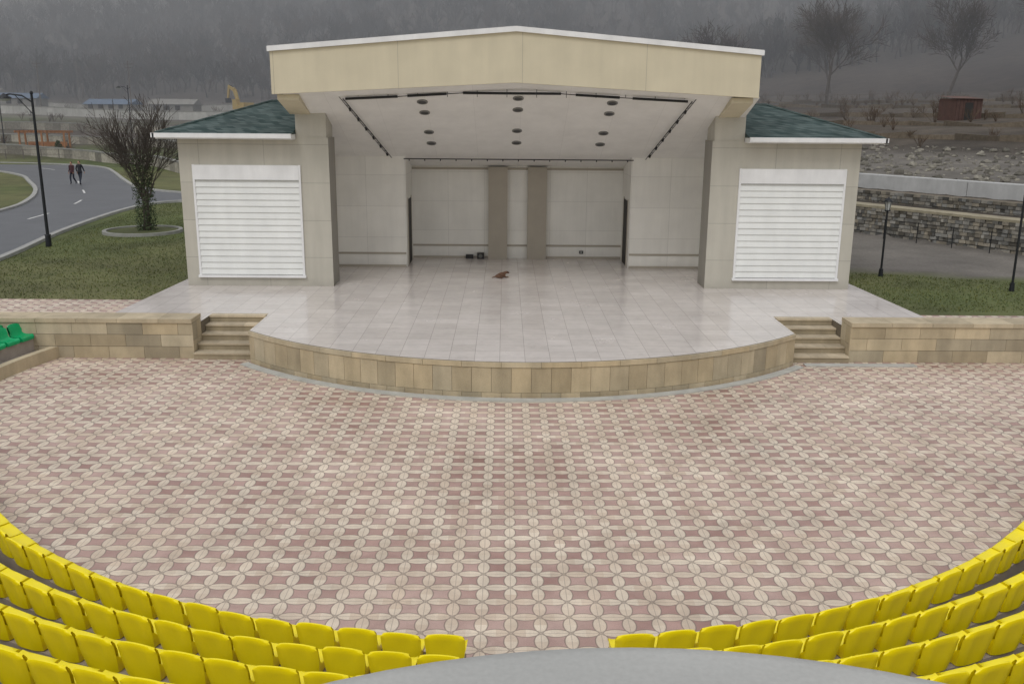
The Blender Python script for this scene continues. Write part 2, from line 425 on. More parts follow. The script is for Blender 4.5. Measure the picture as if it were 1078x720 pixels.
for s in(-1,1):
    b=MB(); e=5.83; r=6.88
    xo=11.55; xi=7.245; ye0=29.55; ye1=37.5; ym=33.2; xr=8.7
    A=[(s*xo,ye0,e),(s*xi,ye0,e),(s*xi,ym,r),(s*xr,ym,r),(s*xo,ye1,e),(s*xi,ye1,e)]
    b.add(A,[(0,1,2,3),(0,3,4),(4,3,2,5),(1,5,2)],'shingle')
    x0,x1=sorted((s*xi,s*xo))
    b.box(x0,x1,ye0,YF-.001,e-.16,e-.004,'white'); 
    x0,x1=sorted((s*11.052,s*xo)); b.box(x0,x1,YF,ye1,e-.16,e-.004,'white')
    x0,x1=sorted((s*xi,s*(xo+.06)))
    b.box(x0,x1,ye0-.1,ye0-.002,e-.12,e+.02,'white',(1.0,1.0,1.0))
    x0,x1=sorted((s*(xo+.002),s*(xo+.1))); b.box(x0,x1,ye0-.1,ye1,e-.12,e+.02,'white')
    b.tube((s*xo,ye0,e+.01),(s*xr,ym,r+.01),.05,.05,'shingle',6); b.tube((s*xr,ym,r+.01),(s*xi,ym,r+.01),.05,.05,'shingle',6)
    b.obj('hip_roof',pav)
b=MB(); W=7.3; Y1=28.3; FX=-.19
prof=[(-W+FX,7.03),(FX,7.42),(W+FX,7.03),(W+FX,8.25),(FX,8.87),(-W+FX,8.25)]
def extr(b,prof,y0,y1,m,col=(1,1,1)):
    n=len(prof)
    b.add([(x,y0,z) for x,z in prof]+[(x,y1,z) for x,z in prof],[tuple(range(n)),tuple(range(n,2*n))[::-1]]+[(i,n+i,n+(i+1)%n,(i+1)%n) for i in range(n)],m,col)
extr(b,[prof[0],prof[1],prof[4],prof[5]],Y1,Y1+.25,'fascia'); extr(b,[prof[1],prof[2],prof[3],prof[4]],Y1,Y1+.25,'fascia')
for s in(-1,1):
    x0,x1=sorted((s*W+FX,s*(W-.12)+FX)); b.box(x0,x1,Y1+.25,37.1,7.3,8.2,'fascia')
    x0,x1=sorted((s*6.55+FX,s*7.2+FX))
    b.add([(x0,Y1+.25,7.03),(x1,Y1+.25,7.03),(x1,YF+.02,7.03),(x0,YF+.02,7.03),(x0,Y1+.25,6.88),(x1,Y1+.25,6.88),(x1,YF+.02,6.45),(x0,YF+.02,6.45)],
      [(0,1,5,4),(4,5,6,7),(0,4,7,3),(1,2,6,5),(0,3,2,1)],'fascia',(.85,.85,.85))
b.obj('fascia',pav)
b=MB()
extr(b,[(-W-.06+FX,8.25),(FX,8.87),(W+.06+FX,8.25),(W+.06+FX,8.40),(FX,9.02),(-W-.06+FX,8.40)],Y1-.08,37.3,'white'); b.obj('roof_cap',pav)
b=MB(); NX=24; NY=16; vs=[];fs=[]
def ceilz(x,y):
    t=(y-28.5)/(34.2-28.5); front=7.05+.38*(1-abs(x)/7.2)
    return front*(1-t)+4.98*t
for j in range(NY+1):
    for i in range(NX+1):
        x=-7.2+14.4*i/NX; y=28.5+5.7*j/NY; vs.append((x,y,ceilz(x,y)))
for j in range(NY):
    for i in range(NX):
        k=j*(NX+1)+i; fs.append((k,k+NX+1,k+NX+2,k+1))
b.add(vs,fs,'soffit'); 
b.add([(-4.3,34.2,4.98),(4.3,34.2,4.98),(4.3,36.6,4.5),(-4.3,36.6,4.5)],[(0,3,2,1)],'soffit',(1,1,1))
b.obj('ceiling',pav)
b=MB()
for s in(-1,1):
    def bx(a,c,*r):
        x0,x1=sorted((s*a,s*c)); b.box(x0,x1,*r)
    bx(4.17,6.899,34.2,34.4,zf,5.4,'inner'); bx(4.17,4.37,34.4,36.5,zf,5.2,'inner')
    bx(6.88,6.898,31.21,34.19,zf,6.6,'inner')
b.box(-4.37,4.37,36.5,36.7,zf,5.2,'inner')
b.obj('inner_walls',pav)
b=MB()
for s in(-1,1):
    def bx(a,c,*r):
        x0,x1=sorted((s*a,s*c)); b.box(x0,x1,*r)
    bx(.40,1.15,36.22,36.5,zf,4.5,'taupe')
    bx(1.15,4.168,36.47,36.499,1.36,1.43,'taupe'); bx(1.15,4.168,36.46,36.499,4.38,4.46,'taupe')
    bx(4.2,6.87,34.17,34.199,1.36,1.43,'taupe')
    bx(4.2,6.87,34.175,34.199,zf,.96,'taupe'); bx(1.15,4.168,36.475,36.499,zf,.96,'taupe')
    bx(4.152,4.169,34.75,35.85,zf,3.35,'dark'); bx(4.145,4.169,34.68,34.75,zf,3.42,'taupe'); bx(4.145,4.169,35.85,35.92,zf,3.42,'taupe')
    bx(6.85,6.879,31.3,34.16,1.36,1.43,'taupe')
b.box(-.4,.4,36.47,36.499,1.36,1.43,'taupe'); b.box(-.4,.4,36.46,36.499,4.38,4.46,'taupe')
b.obj('pilasters_and_trim',pav)
b=MB()
for y in(29.5,30.3,31.9,32.9):
    for x in(-3.1,-.1,2.85):
        z=ceilz(x,y); sl=(4.98-7.2)/5.7
        mx=Matrix.Rotation(math.atan(sl),4,'X')
        for r0,dz,m in((.17,-.03,'kerb'),(.12,-.036,'black')):
            vs=[]; n=20
            for k in range(n):
                t=2*math.pi*k/n; v=mx@Vector((math.cos(t)*r0,math.sin(t)*r0,dz)); vs.append(v+Vector((x,y,z)))
            for k in range(n):
                t=2*math.pi*k/n; v=mx@Vector((math.cos(t)*r0,math.sin(t)*r0,.02)); vs.append(v+Vector((x,y,z)))
            b.add(vs,[tuple(range(n))]+[(k,(k+1)%n,n+(k+1)%n,n+k) for k in range(n)],m,(.6,.6,.6) if m=='kerb' else (3,3,3))
b.obj('ceiling_downlights',pav)
b=MB()
def spot(b,p,d=(0,-.3,-1)):
    p=Vector(p); d=Vector(d).normalized()
    b.tube(p,p+Vector((0,0,-.07)),.008,.008,'metal',5); q=p+Vector((0,0,-.07))
    b.tube(q-d*.04,q+d*.07,.025,.04,'black',8)
fr=[(-5.4,28.9,6.92),(-3.8,28.9,7.0),(-3.5,28.9,7.02),(-2.3,28.9,7.09),(-1.8,28.9,7.12),(1.2,28.9,7.12),(1.65,28.9,7.09),(3.0,28.9,7.02),(3.4,28.9,7.0),(5.1,28.9,6.92)]
for i in range(0,10,2): b.tube(fr[i],fr[i+1],.04,.04,'metal',6)
for i in range(9): b.tube(fr[i],fr[i+1],.014,.014,'metal',5)
for x in np.linspace(-5,5,12): b.tube((x,28.9,7.0),(x,28.9,7.3),.012,.012,'metal',4)
for s in(-1,1):
    p0=Vector((s*5.35-.12,28.9,6.92)); p1=Vector((s*4.65,34.0,4.93))
    b.tube(p0,p1,.016,.016,'metal',5); b.tube(p0+Vector((.12*s,0,.06)),p1+Vector((.12*s,0,.06)),.01,.01,'metal',4)
    for k in range(13):
        q=p0.lerp(p1,(k+.5)/13)
        if k%2: spot(b,q,(-s*.5,-.2,-1))
        b.tube(q,q+Vector((.12*s,0,.06)),.008,.008,'metal',4)
b.tube((-4.2,33.9,4.9),(4.2,33.9,4.9),.02,.02,'metal',6)
for k in range(15): b.tube((-4+k*.57,33.9,4.9),(-4+k*.57,33.9,4.83),.02,.02,'metal',5)
b.obj('lighting_rig',pav)
b=MB(); b.box(-2.05,-1.75,36.25,36.44,zf,zf+.16,'black'); b.box(-1.6,-1.32,36.2,36.44,zf,zf+.24,'black'); b.tube((-1.46,36.19,zf+.12),(-1.46,36.2,zf+.12),.08,.08,'kerb',12,(.4,.4,.4)); b.obj('stage_monitor_speaker')
b=MB(); b.box(2.5,2.66,36.44,36.47,1.08,1.2,'black'); b.box(2.54,2.62,36.43,36.44,1.11,1.17,'kerb'); b.obj('wall_socket')
# ---------------------------------------------------------------- seating
CX,CYS=-.3,20.5
def ring(b,R0,R1,z0,z1,pa,pb,m,n=80,col=(1,1,1)):
    vs=[]; 
    for R,z in((R0,z0),(R0,z1),(R1,z1)):
        for i in range(n+1):
            p=pa+(pb-pa)*i/n; vs.append((CX+R*math.sin(p),CYS-R*math.cos(p),z))
    m1=n+1
    b.add(vs,[(j*m1+i,j*m1+i+1,(j+1)*m1+i+1,(j+1)*m1+i) for j in range(2) for i in range(n)],m,col)
def ring_full(b,R0,R1,z0,z1,pa,pb,m,n=60,col=(1,1,1)):
    ring(b,R0,R1,z0,z1,pa,pb,m,n,col)
    vs=[]
    for z in(z0,z1):
        for i in range(n+1):
            p=pa+(pb-pa)*i/n; vs.append((CX+R1*math.sin(p),CYS-R1*math.cos(p),z))
    m1=n+1; b.add(vs,[(i,m1+i,m1+i+1,i+1) for i in range(n)],m,col)
    for p in(pa,pb):
        q=[(CX+R*math.sin(p),CYS-R*math.cos(p)) for R in(R0,R1)]
        b.add([(*q[0],z0),(*q[1],z0),(*q[1],z1),(*q[0],z1)],[(0,1,2,3)],m,col)
b=MB(); D=math.radians
for i in range(1,8):
    R0=11.42+.85*(i-1); R1=R0+.85 if i<7 else 27
    ring(b,R0,R1,.3*(i-1)-.01,.3*i,D(-80),D(80),'terrace')
    ring(b,R0-.02,R0+.1,.3*i-.05,.3*i+.006,D(-80),D(80),'kerb')
for i in range(7):
    R=11.08+.85*i
    for s,off in((-1,.85),(1,1.3)):
        pa,pb=sorted((s*(off-.22)/R,s*D(66)))
        ring_full(b,R-.12,R+.14,.3*i-.01,.3*i+.33,pa,pb,'terrace',60,(.9,.9,.9))
b.obj('seating_terrace')
def seat_mesh(name,mk):
    prof=[(-.165,.335),(-.185,.43),(-.21,.56),(-.232,.68),(-.245,.745),(-.24,.775),(-.218,.775),(-.20,.74),(-.165,.60),(-.135,.50),(-.09,.452),(0,.435),(.10,.437),(.18,.448),(.215,.44),(.23,.40),(.215,.345)]
    nu=14; bm=bmesh.new(); g=[]; n=len(prof)
    for j,(y,z) in enumerate(prof):
        row=[]
        hw={0:.20,1:.215,2:.23,3:.236,4:.232,5:.21,6:.205,7:.222,8:.215}.get(j,.225)
        if j>=n-2: hw=.205
        for i in range(nu+1):
            u=-1+2*i/nu; e=abs(u)**4
            yy=y; zz=z
            if j<9: yy+=e*.035
            if 1<=j<=3: yy+=.014*math.exp(-(u/.45)**4)
            if 4<=j<=7: zz-=.012*u*u+.03*e
            if 9<=j<=13: zz+=e*.03
            row.append(bm.verts.new((u*hw,yy,zz)))
        g.append(row)
    for j in range(n-1):
        for i in range(nu): bm.faces.new((g[j][i],g[j][i+1],g[j+1][i+1],g[j+1][i]))
    for i,fl in((0,0),(nu,1)):
        base=[g[0][i],g[1][i],g[2][i],g[9][i],g[10][i],g[11][i],g[12][i],g[13][i],g[14][i],g[15][i],g[16][i]]
        try: bm.faces.new(base if fl else base[::-1])
        except Exception: pass
    me=bpy.data.meshes.new('tmp'); bm.to_mesh(me); bm.free()
    me.materials.append(M[mk]); white_col(me); me.polygons.foreach_set('use_smooth',[True]*len(me.polygons))
    try: me.set_sharp_from_angle(angle=math.radians(50))
    except Exception: pass
    me.name=name; return me
SM=seat_mesh('yellow_seat','seat'); GM=seat_mesh('green_seat','gseat')
def put_seat(me,name,R,phi,z):
    o=bpy.data.objects.new(name,me); S.collection.objects.link(o)
    o.location=(CX+R*math.sin(phi),CYS-R*math.cos(phi),z+random.uniform(0,.006)); o.rotation_euler=(random.uniform(-.02,.02),random.uniform(-.02,.02),phi+random.uniform(-.03,.03))
for i in range(7):
    R=11.08+.85*i; st=.50/R
    for s,off in((-1,.85),(1,1.3)):
        k=0
        while True:
            phi=s*(off/R+st*k); k+=1
            if abs(phi)>D(62): break
            put_seat(SM,'yellow_seat',R,phi,.3*i)
b=MB()
ring(b,12.75,12.95,-.01,.32,D(-112),D(-80),'stone',30,(1.1,1.1,1.1)); ring(b,12.95,16.5,.32,.20,D(-112),D(-80),'terrace',30)
ring(b,13.85,16.5,.2,.45,D(-112),D(-80),'kerb',30); ring(b,14.7,17.5,.45,.7,D(-112),D(-80),'kerb',30)
for i in range(3): ring_full(b,13.38+.85*i,13.64+.85*i,.2+.25*i,.2+.25*i+.33,D(-106),D(-85),'terrace',30)
b.obj('seating_terrace')
for i in range(3):
    R=13.5+.85*i; k=0
    while k<9:
        phi=-D(104)+k*.53/R; k+=1
        put_seat(GM,'green_seat',R,phi,.2+.25*i)
b=MB(); n=96
b.lathe((0,.25,0),[(0,4.52),(1.5,4.51),(2.85,4.5),(2.90,4.495),(2.93,4.47),(2.93,4.30),(2.9,4.28),(2.6,4.28)],'booth',n)
bo=empty('control_booth'); o=b.obj('roof',bo,True)
b=MB(); b.lathe((0,.25,0),[(2.6,4.3),(2.6,2.0)],'facade',n); b.obj('wall',bo)
b=MB()
for k in range(7):
    t=D(40+k*16.6); mx=Matrix.Translation((0,.25,0))@Matrix.Rotation(t-math.pi/2,4,'Z')
    b.box(-.3,.3,2.58,2.63,3.0,3.9,'dark',mx=mx)
b.obj('windows',bo)
# ---------------------------------------------------------------- road
near=[(-19.1,24.8),(-20.3,35.6),(-21.8,43.5),(-22.7,50.5),(-23.0,56),(-22.4,59),(-20.5,60.3),(-16,60.5),(4,60.5)]
far=[(4,66),(-19,66),(-24.2,66.8),(-28.6,71),(-33,79),(-37.5,88),(-42,96),(-48,101),(-60,104),(-90,104.5)]
isl=[(-90,95),(-64,94),(-52,91),(-44.5,84),(-39.5,76),(-35,68),(-31.5,60),(-29.7,53),(-29,40),(-28.5,24.8)]
def smooth(path,n=6):
    out=[]
    P=[path[0]]+list(path)+[path[-1]]
    for i in range(1,len(P)-2):
        p0,p1,p2,p3=[np.array(q,float) for q in P[i-1:i+3]]
        for k in range(n):
            t=k/n; out.append(tuple(.5*((2*p1)+(-p0+p2)*t+(2*p0-5*p1+4*p2-p3)*t*t+(-p0+3*p1-3*p2+p3)*t**3)))
    out.append(path[-1]); return out
sheet('road',smooth(near,4)+smooth(far,4)+smooth(isl,4),GZ+.012,'asphalt')
def ribbon(b,path,w,z0,z1,m,col=(1,1,1)):
    n=len(path); L=[];R=[]
    for i,p in enumerate(path):
        q=path[min(i+1,n-1)]; r=path[max(i-1,0)]; d=Vector((q[0]-r[0],q[1]-r[1],0)).normalized(); nn=Vector((-d.y,d.x,0))
        L.append((p[0]+nn.x*w/2,p[1]+nn.y*w/2)); R.append((p[0]-nn.x*w/2,p[1]-nn.y*w/2))
    vs=[(*a,z0) for a in L]+[(*a,z1) for a in L]+[(*a,z1) for a in R]+[(*a,z0) for a in R]
    b.add(vs,[(j*n+i,j*n+i+1,(j+1)*n+i+1,(j+1)*n+i) for j in range(3) for i in range(n-1)]+[(0,n,2*n,3*n),(n-1,2*n-1,3*n-1,4*n-1)],m,col)
b=MB()
for p in(near,far,isl): ribbon(b,smooth(p,4),.28,GZ-.05,GZ+.13,'kerb',(.95,.95,.95))
b.obj('road_kerb')
b=MB()
cl=smooth([(-24,26),(-24.8,36),(-25.8,45),(-26.8,54),(-28.8,62),(-32.5,70),(-37,79),(-42,88),(-49,95.5),(-60,98.5),(-88,99.5)],6)
for i in range(3,len(cl)-2,6): ribbon(b,cl[i:i+3],.13,GZ+.017,GZ+.020,'paint')
b.obj('road_markings')
# ---------------------------------------------------------------- trees
def gen_tree(b,base,h,seed,sides=5,levels=4,m='bark',r0=.14,spread=.55,kids=(3,4),multi=1,minr=.006,twigcol=(1,1,1)):
    rg=random.Random(seed)
    def br(p,d,L,r,lv):
        segs=3 if lv>1 else 2
        for k in range(segs):
            d2=(d+Vector((rg.uniform(-1,1),rg.uniform(-1,1),rg.uniform(-.2,.6)))*.16).normalized()
            q=p+d2*(L/segs); rn=max(r*(.82 if k<segs-1 else .7),minr)
            b.tube(p,q,r,rn,m,sides if lv>2 else 3,twigcol,cap=False)
            p,d,r=q,d2,rn
            if lv>0 and (k>0 or lv<levels):
                for _ in range(rg.randint(*kids)-(1 if k<segs-1 else 0)):
                    a=rg.uniform(0,6.28); o=d.orthogonal().normalized(); o2=d.cross(o)
                    sd=(o*math.cos(a)+o2*math.sin(a))
                    nd=(d*rg.uniform(.6,1.0)+sd*spread*rg.uniform(.7,1.5)+Vector((0,0,.18))).normalized()
                    br(p,nd,L*rg.uniform(.55,.8),max(r*.62,minr),lv-1)
    for q in range(multi):
        d=Vector((rg.uniform(-.25,.25),rg.uniform(-.25,.25),1)).normalized() if multi>1 else Vector((rg.uniform(-.05,.05),0,1))
        br(Vector(base)+Vector((rg.uniform(-.12,.12),rg.uniform(-.12,.12),0))*(multi>1),d,h*.36,r0*(.75 if multi>1 else 1),levels)
TX,TY=-18.1,44.5
b=MB(); gen_tree(b,(TX+.2,TY,GZ),6.1,11,6,4,'bark',.17,.38,(2,3),3,.009)
rg=random.Random(3)
for k in range(2600):
    z=rg.random()**1.3*3.6; a=rg.uniform(0,6.28); r=.12+rg.random()*.38*(1-.3*z/3.6)+.05*z
    c=Vector((TX+.2+r*math.cos(a),TY+r*math.sin(a),GZ+.1+z)); s=rg.uniform(.02,.045)
    u=Vector((rg.gauss(0,1),rg.gauss(0,1),rg.gauss(0,1))).normalized(); w=u.orthogonal().normalized(); g=rg.uniform(.6,1.9)
    b.add([c-u*s,c+w*s,c+u*s,c-w*s],[(0,1,2,3)],'ivy',(g,g,g))
b.obj('ivy_clad_tree')
b=MB(); b.lathe((TX,TY,GZ),[(1.66,0),(1.66,.14),(1.84,.14),(1.85,-.02)],'kerb',40,(.75,.75,.72)); b.obj('round_planter_kerb')
b=MB(); b.lathe((TX,TY,GZ+.07),[(0.001,0.06),(1.0,.03),(1.66,0)],'ground',30,(.085,.095,.035)); b.obj('planter_lawn')
for (x,y,h,sd) in((50,148,19,21),(70,150,17,22),(85,146,20,23),(36,165,15,24),(60,176,16,25),(96,160,16,26)):
    b=MB(); gen_tree(b,(x,y,gz(x,y)-.2),h,sd,5,4,'bark',.3,.55,(3,3),1,.035); b.obj('bare_tree')
protos=[]
for sd in range(6):
    q=MB(); gen_tree(q,(0,0,0),10,100+sd,3,3,'fbark',.2,.42,(2,3),1,.055)
    protos.append((np.array(q.v),np.array([f if len(f)==4 else (*f,f[-1]) for f in q.f])))
AV=[];AF=[];AC=[];off=0;cnt=0
while cnt<5200:
    y=RNG.uniform(205,480)**1.0; x=RNG.uniform(-.66,.66)*y*1.0
    d=dwall(x,y)
    right=x/y>.05
    if (right and d<96) or (not right and y<236): continue
    if RNG.rand()>np.clip(1.6-(y-205)/330,.25,1): continue
    pv,pf=protos[RNG.randint(6)]; sc=RNG.uniform(.55,1.25); a=RNG.uniform(0,6.28)
    c,s=np.cos(a)*sc*1.15,np.sin(a)*sc*1.15
    v=np.stack([pv[:,0]*c-pv[:,1]*s+x,pv[:,0]*s+pv[:,1]*c+y,pv[:,2]*sc+float(height(x,y))-.3],1)
    AV.append(v); AF.append(pf+off); off+=len(v); g=RNG.uniform(.4,1.8); w=RNG.uniform(-.15,.15)
    AC.append(np.tile([g*(1+w),g,g*(1-w),1],(len(v),1))); cnt+=1
AV=np.concatenate(AV);AF=np.concatenate(AF);AC=np.concatenate(AC)
me=bpy.data.meshes.new('forest'); me.vertices.add(len(AV)); me.vertices.foreach_set('co',AV.astype(np.float32).ravel())
me.loops.add(len(AF)*4); me.loops.foreach_set('vertex_index',AF.astype(np.int32).ravel())
me.polygons.add(len(AF)); me.polygons.foreach_set('loop_start',np.arange(0,len(AF)*4,4,dtype=np.int32)); me.polygons.foreach_set('loop_total',np.full(len(AF),4,dtype=np.int32))
me.update(calc_edges=True)
ca=me.color_attributes.new('Col','FLOAT_COLOR','POINT'); ca.data.foreach_set('color',AC.astype(np.float32).ravel()); me.materials.append(M['fbark'])
S.collection.objects.link(bpy.data.objects.new('forest',me))
def shrub(x,y,h,r,sd,name='shrub'):
    b=MB(); rg=random.Random(sd); z0=gz(x,y)
    for k in range(500):
        a=rg.uniform(0,6.28); t=rg.random(); rr=r*(1-t*.8)*math.sqrt(rg.random()); s=rg.uniform(.05,.11)
        c=Vector((x+rr*math.cos(a),y+rr*math.sin(a),z0+.05+h*t)); u=Vector((rg.gauss(0,1),rg.gauss(0,1),rg.gauss(0,1))).normalized(); w=u.orthogonal().normalized(); g=rg.uniform(.5,1.8)
        b.add([c-u*s,c+w*s*.6,c+u*s,c-w*s*.6],[(0,1,2,3)],'ivy',(g,g,g))
    b.tube((x,y,z0),(x,y,z0+h*.8),.04,.015,'bark',5); b.obj(name)
shrub(-42.5,74,1.6,.8,1,'conifer_shrub'); shrub(-47,80,1.4,.7,2,'conifer_shrub'); shrub(-38.5,63,1.2,.7,3,'conifer_shrub'); shrub(-54,112,1.5,.8,4,'conifer_shrub'); shrub(-38,108,1.5,.8,5,'conifer_shrub')
# ---------------------------------------------------------------- lamps
def street_lamp(x,y,h,side=-1,two=True,name='street_lamp'):
    z=gz(x,y); b=MB()
    b.tube((0,0,0),(0,0,.5),.13,.11,'metal',12); b.tube((0,0,.5),(0,0,.56),.14,.12,'metal',12); b.tube((0,0,.56),(0,0,h),.07,.05,'metal',10); b.ell((0,0,h+.03),(.07,.07,.09),'metal')
    p=[(0,0,h-.35),(side*.4,0,h-.08),(side*.9,0,h-.02),(side*1.1,0,h-.06)]
    for i in range(3): b.tube(p[i],p[i+1],.035,.03,'metal',8)
    b.tube((side*.05,0,h-.8),(side*.7,0,h-.05),.018,.018,'metal',6)
    b.lathe((side*1.15,0,h-.12),[(.03,.12),(.08,.08),(.26,-.02),(.3,-.08),(.27,-.09)],'metal',16); b.lathe((side*1.15,0,h-.2),[(.26,0),(.2,-.08),(.0,-.11)],'glass',16)
    if two:
        b.tube((0,0,h-.35),(-side*.35,0,h-.1),.03,.025,'metal',8); 
    return b.obj(name,loc=(x,y,z-.02))
street_lamp(-20.2,39.4,6.4,-1,False); street_lamp(-62,115,8.2,-1); street_lamp(-47.5,118,7.6,-1); street_lamp(-23.5,100,7,-1)
def lantern(x,y,h,name='lantern_post'):
    z=gz(x,y); b=MB()
    b.tube((0,0,0),(0,0,.3),.09,.07,'metal',12); b.tube((0,0,.3),(0,0,h-.45),.04,.035,'metal',10); b.tube((0,0,h-.5),(0,0,h-.45),.1,.1,'metal',10)
    b.tube((0,0,h-.45),(0,0,h-.15),.08,.12,'glass',6); 
    for k in range(6):
        t=k*math.pi/3; b.tube((.08*math.cos(t),.08*math.sin(t),h-.45),(.125*math.cos(t),.125*math.sin(t),h-.15),.008,.008,'metal',4)
    b.lathe((0,0,h-.15),[(.16,0),(.13,.05),(.05,.12),(.01,.17)],'metal',12)
    b.obj(name,loc=(x,y,z-.01))
lantern(13.4,33.2,2.9)
lantern(16.75,30.4,4.3)
# ---------------------------------------------------------------- right side walls
def wl(d,t):
    return (17.5+.862*d+.508*t,46.3+.508*d-.862*t)
b=MB()
A=wl(0,22);B_=wl(0,-16)
rows=[(.78+.17*i,.78+.17*(i+1)) for i in range(8)]
slab_wall(b,[A,B_],rows,.24,.05,.02,out=-1,m='gabion',jit=.09,bright=(.35,1.5),rsw=.6,hv=.06)
P=[wl(.04,-16),wl(.04,22),wl(.9,22),wl(.9,-16)]
b.add([(*p,.5) for p in P]+[(*p,2.11) for p in P],[(0,1,5,4),(1,2,6,5),(2,3,7,6),(3,0,4,7),(4,5,6,7)],'mortar')
b.obj('gabion_wall')
b=MB(); P=[wl(-.12,-16),wl(-.12,22),wl(.95,22),wl(.95,-16)]
b.add([(*p,2.13) for p in P]+[(*p,2.24) for p in P],[(0,1,5,4),(1,2,6,5),(2,3,7,6),(3,0,4,7),(4,5,6,7),(3,2,1,0)],'coping'); b.obj('wall_coping')
b=MB()
slab_wall(b,[wl(3.2,22),wl(3.2,-16)],[(2.0+.17*i,2.0+.17*(i+1)) for i in range(4)],.28,.05,.02,out=-1,m='gabion',jit=.09,bright=(.3,1.3),rsw=.6,hv=.06)
P=[wl(3.24,-16),wl(3.24,22),wl(4,22),wl(4,-16)]
b.add([(*p,1.8) for p in P]+[(*p,2.66) for p in P],[(0,1,5,4),(1,2,6,5),(2,3,7,6),(3,0,4,7),(4,5,6,7)],'mortar')
b.obj('gabion_wall')
b=MB()
for k in range(20):
    p=wl(-.9,-14+k*1.8); q=wl(-.9,-12.2+k*1.8)
    b.tube((*p,.78),(*p,1.75),.022,.022,'metal',5)
    for h in(1.05,1.7): b.tube((*p,h),(*q,h),.012,.012,'metal',4)
b.obj('thin_metal_fence')
b=MB()
for k in range(7):
    P=[wl(7.2,-20+k*7),wl(7.2,-13.04+k*7),wl(8.1,-13.04+k*7),wl(8.1,-20+k*7)]; g=random.uniform(.95,1.1)
    b.add([(*p,2.2) for p in P]+[(*p,3.22) for p in P],[(0,1,5,4),(1,2,6,5),(2,3,7,6),(3,0,4,7),(4,5,6,7)],'concrete',(g,g,g))
b.obj('concrete_parapet')
b=MB()
k=0
while k<2600:
    d=random.uniform(8.6,30); t=random.uniform(-45,25); x,y=wl(d,t); r=random.uniform(.05,.2)*random.choice((.6,1,1.0,1.7)); g=random.uniform(.4,1.35)
    k+=1
    if x/y<.3: continue
    b.ell((x,y,gz(x,y)+r*.2),(r,r*random.uniform(.6,1),r*random.uniform(.5,.8)),'gabion',6,4,(g,g,g*.97),jit=.2)
b.obj('rubble')
for d,hh in((34,.9),(44,.8),(54,.9),(68,.8),(84,.8)):
    b=MB(); 
    for k in range(60):
        t0=-150+k*4; a=wl(d,t0); c=wl(d,t0+4)
        if a[0]/a[1]<.25: continue
        za=gz(*a)+random.uniform(-.2,.2); zc=gz(*c)+random.uniform(-.2,.2); nn=(.862*.5,.508*.5)
        g=random.uniform(.5,1.0)
        b.add([(a[0],a[1],za-.6),(c[0],c[1],zc-.6),(c[0],c[1],zc+hh*.5),(a[0],a[1],za+hh*.5),(a[0]+nn[0],a[1]+nn[1],za+hh*.5),(c[0]+nn[0],c[1]+nn[1],zc+hh*.5)],[(0,1,2,3),(3,2,5,4)],'gabion',(g*.8,g*.7,g*.6))
    b.obj('terrace_wall')
b=MB()
for k in range(60):
    t0=-150+k*4; a=wl(76,t0); c=wl(76,t0+4)
    if a[0]/a[1]<.22: continue
    za=gz(*a); zc=gz(*c); b.tube((*a,za),(*a,za+1.6),.05,.05,'rail',5)
    for h in(.9,1.5): b.tube((*a,za+h),(*c,zc+h),.025,.025,'rail',4)
b.obj('post_and_rail_fence')
b=MB(); rg=random.Random(12)
for k in range(700):
    if k%3: d=rg.uniform(28,95); t=rg.uniform(-150,40); x,y=wl(d,t); 
    else: x,y=rg.uniform(-120,-15),rg.uniform(108,235)
    if k%3 and x/y<.25: continue
    z=gz(x,y); h=rg.uniform(.4,1.8)
    for q in range(9):
        e=Vector((x+rg.gauss(0,.35)*h,y+rg.gauss(0,.35)*h,z+h*rg.uniform(.6,1.1))); m_=Vector((x,y,z-.05)).lerp(e,.5)+Vector((rg.gauss(0,.06),rg.gauss(0,.06),0))
        b.tube((x,y,z-.05),m_,.03,.022,'bark',3,(1,.9,.8),False); b.tube(m_,e,.022,.012,'bark',3,(1.2,1,.8),False)
        for s_ in range(2): b.tube(m_,m_+(e-m_)*.8+Vector((rg.gauss(0,.25),rg.gauss(0,.25),.1)),.016,.01,'bark',3,(1.1,.95,.8),False)
b.obj('scrub')
hx,hy=47,98
b=MB(); z=gz(hx,hy); b.box(-1.7,1.7,-1.2,1.2,-.5,2.1,'rust'); b.add([(-1.9,-1.4,2.1),(1.9,-1.4,2.1),(1.9,1.4,2.4),(-1.9,1.4,2.4)],[(0,1,2,3)],'rust',(1.3,1.3,1.3)); b.box(-.5,.5,-1.23,-1.2,-.3,1.7,'dark')
for k in range(8): b.box(-1.65+k*.44,-1.60+k*.44,-1.225,-1.2,-.5,2.08,'rust',(.6,.6,.6))
b.obj('rusty_hut',loc=(hx,hy,z),rz=.3)
# ---------------------------------------------------------------- left background
def stone_wall(path,h,name='stone_wall',m='gabion',bright=(.7,1.7)):
    b=MB()
    for i in range(len(path)-1):
        a,c=path[i],path[i+1]; L=math.dist(a,c); n=max(1,int(L/1.2))
        for k in range(n):
            p=[a[j]+(c[j]-a[j])*k/n for j in(0,1)]; q=[a[j]+(c[j]-a[j])*(k+1)/n for j in(0,1)]
            z=gz((p[0]+q[0])/2,(p[1]+q[1])/2); g=random.uniform(*bright)
            ang=math.atan2(q[1]-p[1],q[0]-p[0]); mx=Matrix.Translation((*p,z))@Matrix.Rotation(ang,4,'Z')
            b.box(0,L/n-.02,-.25,.25,-.5,h,m,(g,g,g*.96),mx=mx)
            b.box(-.01,L/n+.01,-.3,.3,h+.002,h+.12,'kerb',(.7,.7,.67),mx=mx)
    b.obj(name)
stone_wall([(-100,118),(-60,112),(-48,107),(-38,100),(-31,88)],1.0)
stone_wall([(-110,128),(-70,124),(-45,120),(-28,112)],.9)
stone_wall([(-120,142),(-75,138),(-40,136),(-20,130)],1.0)
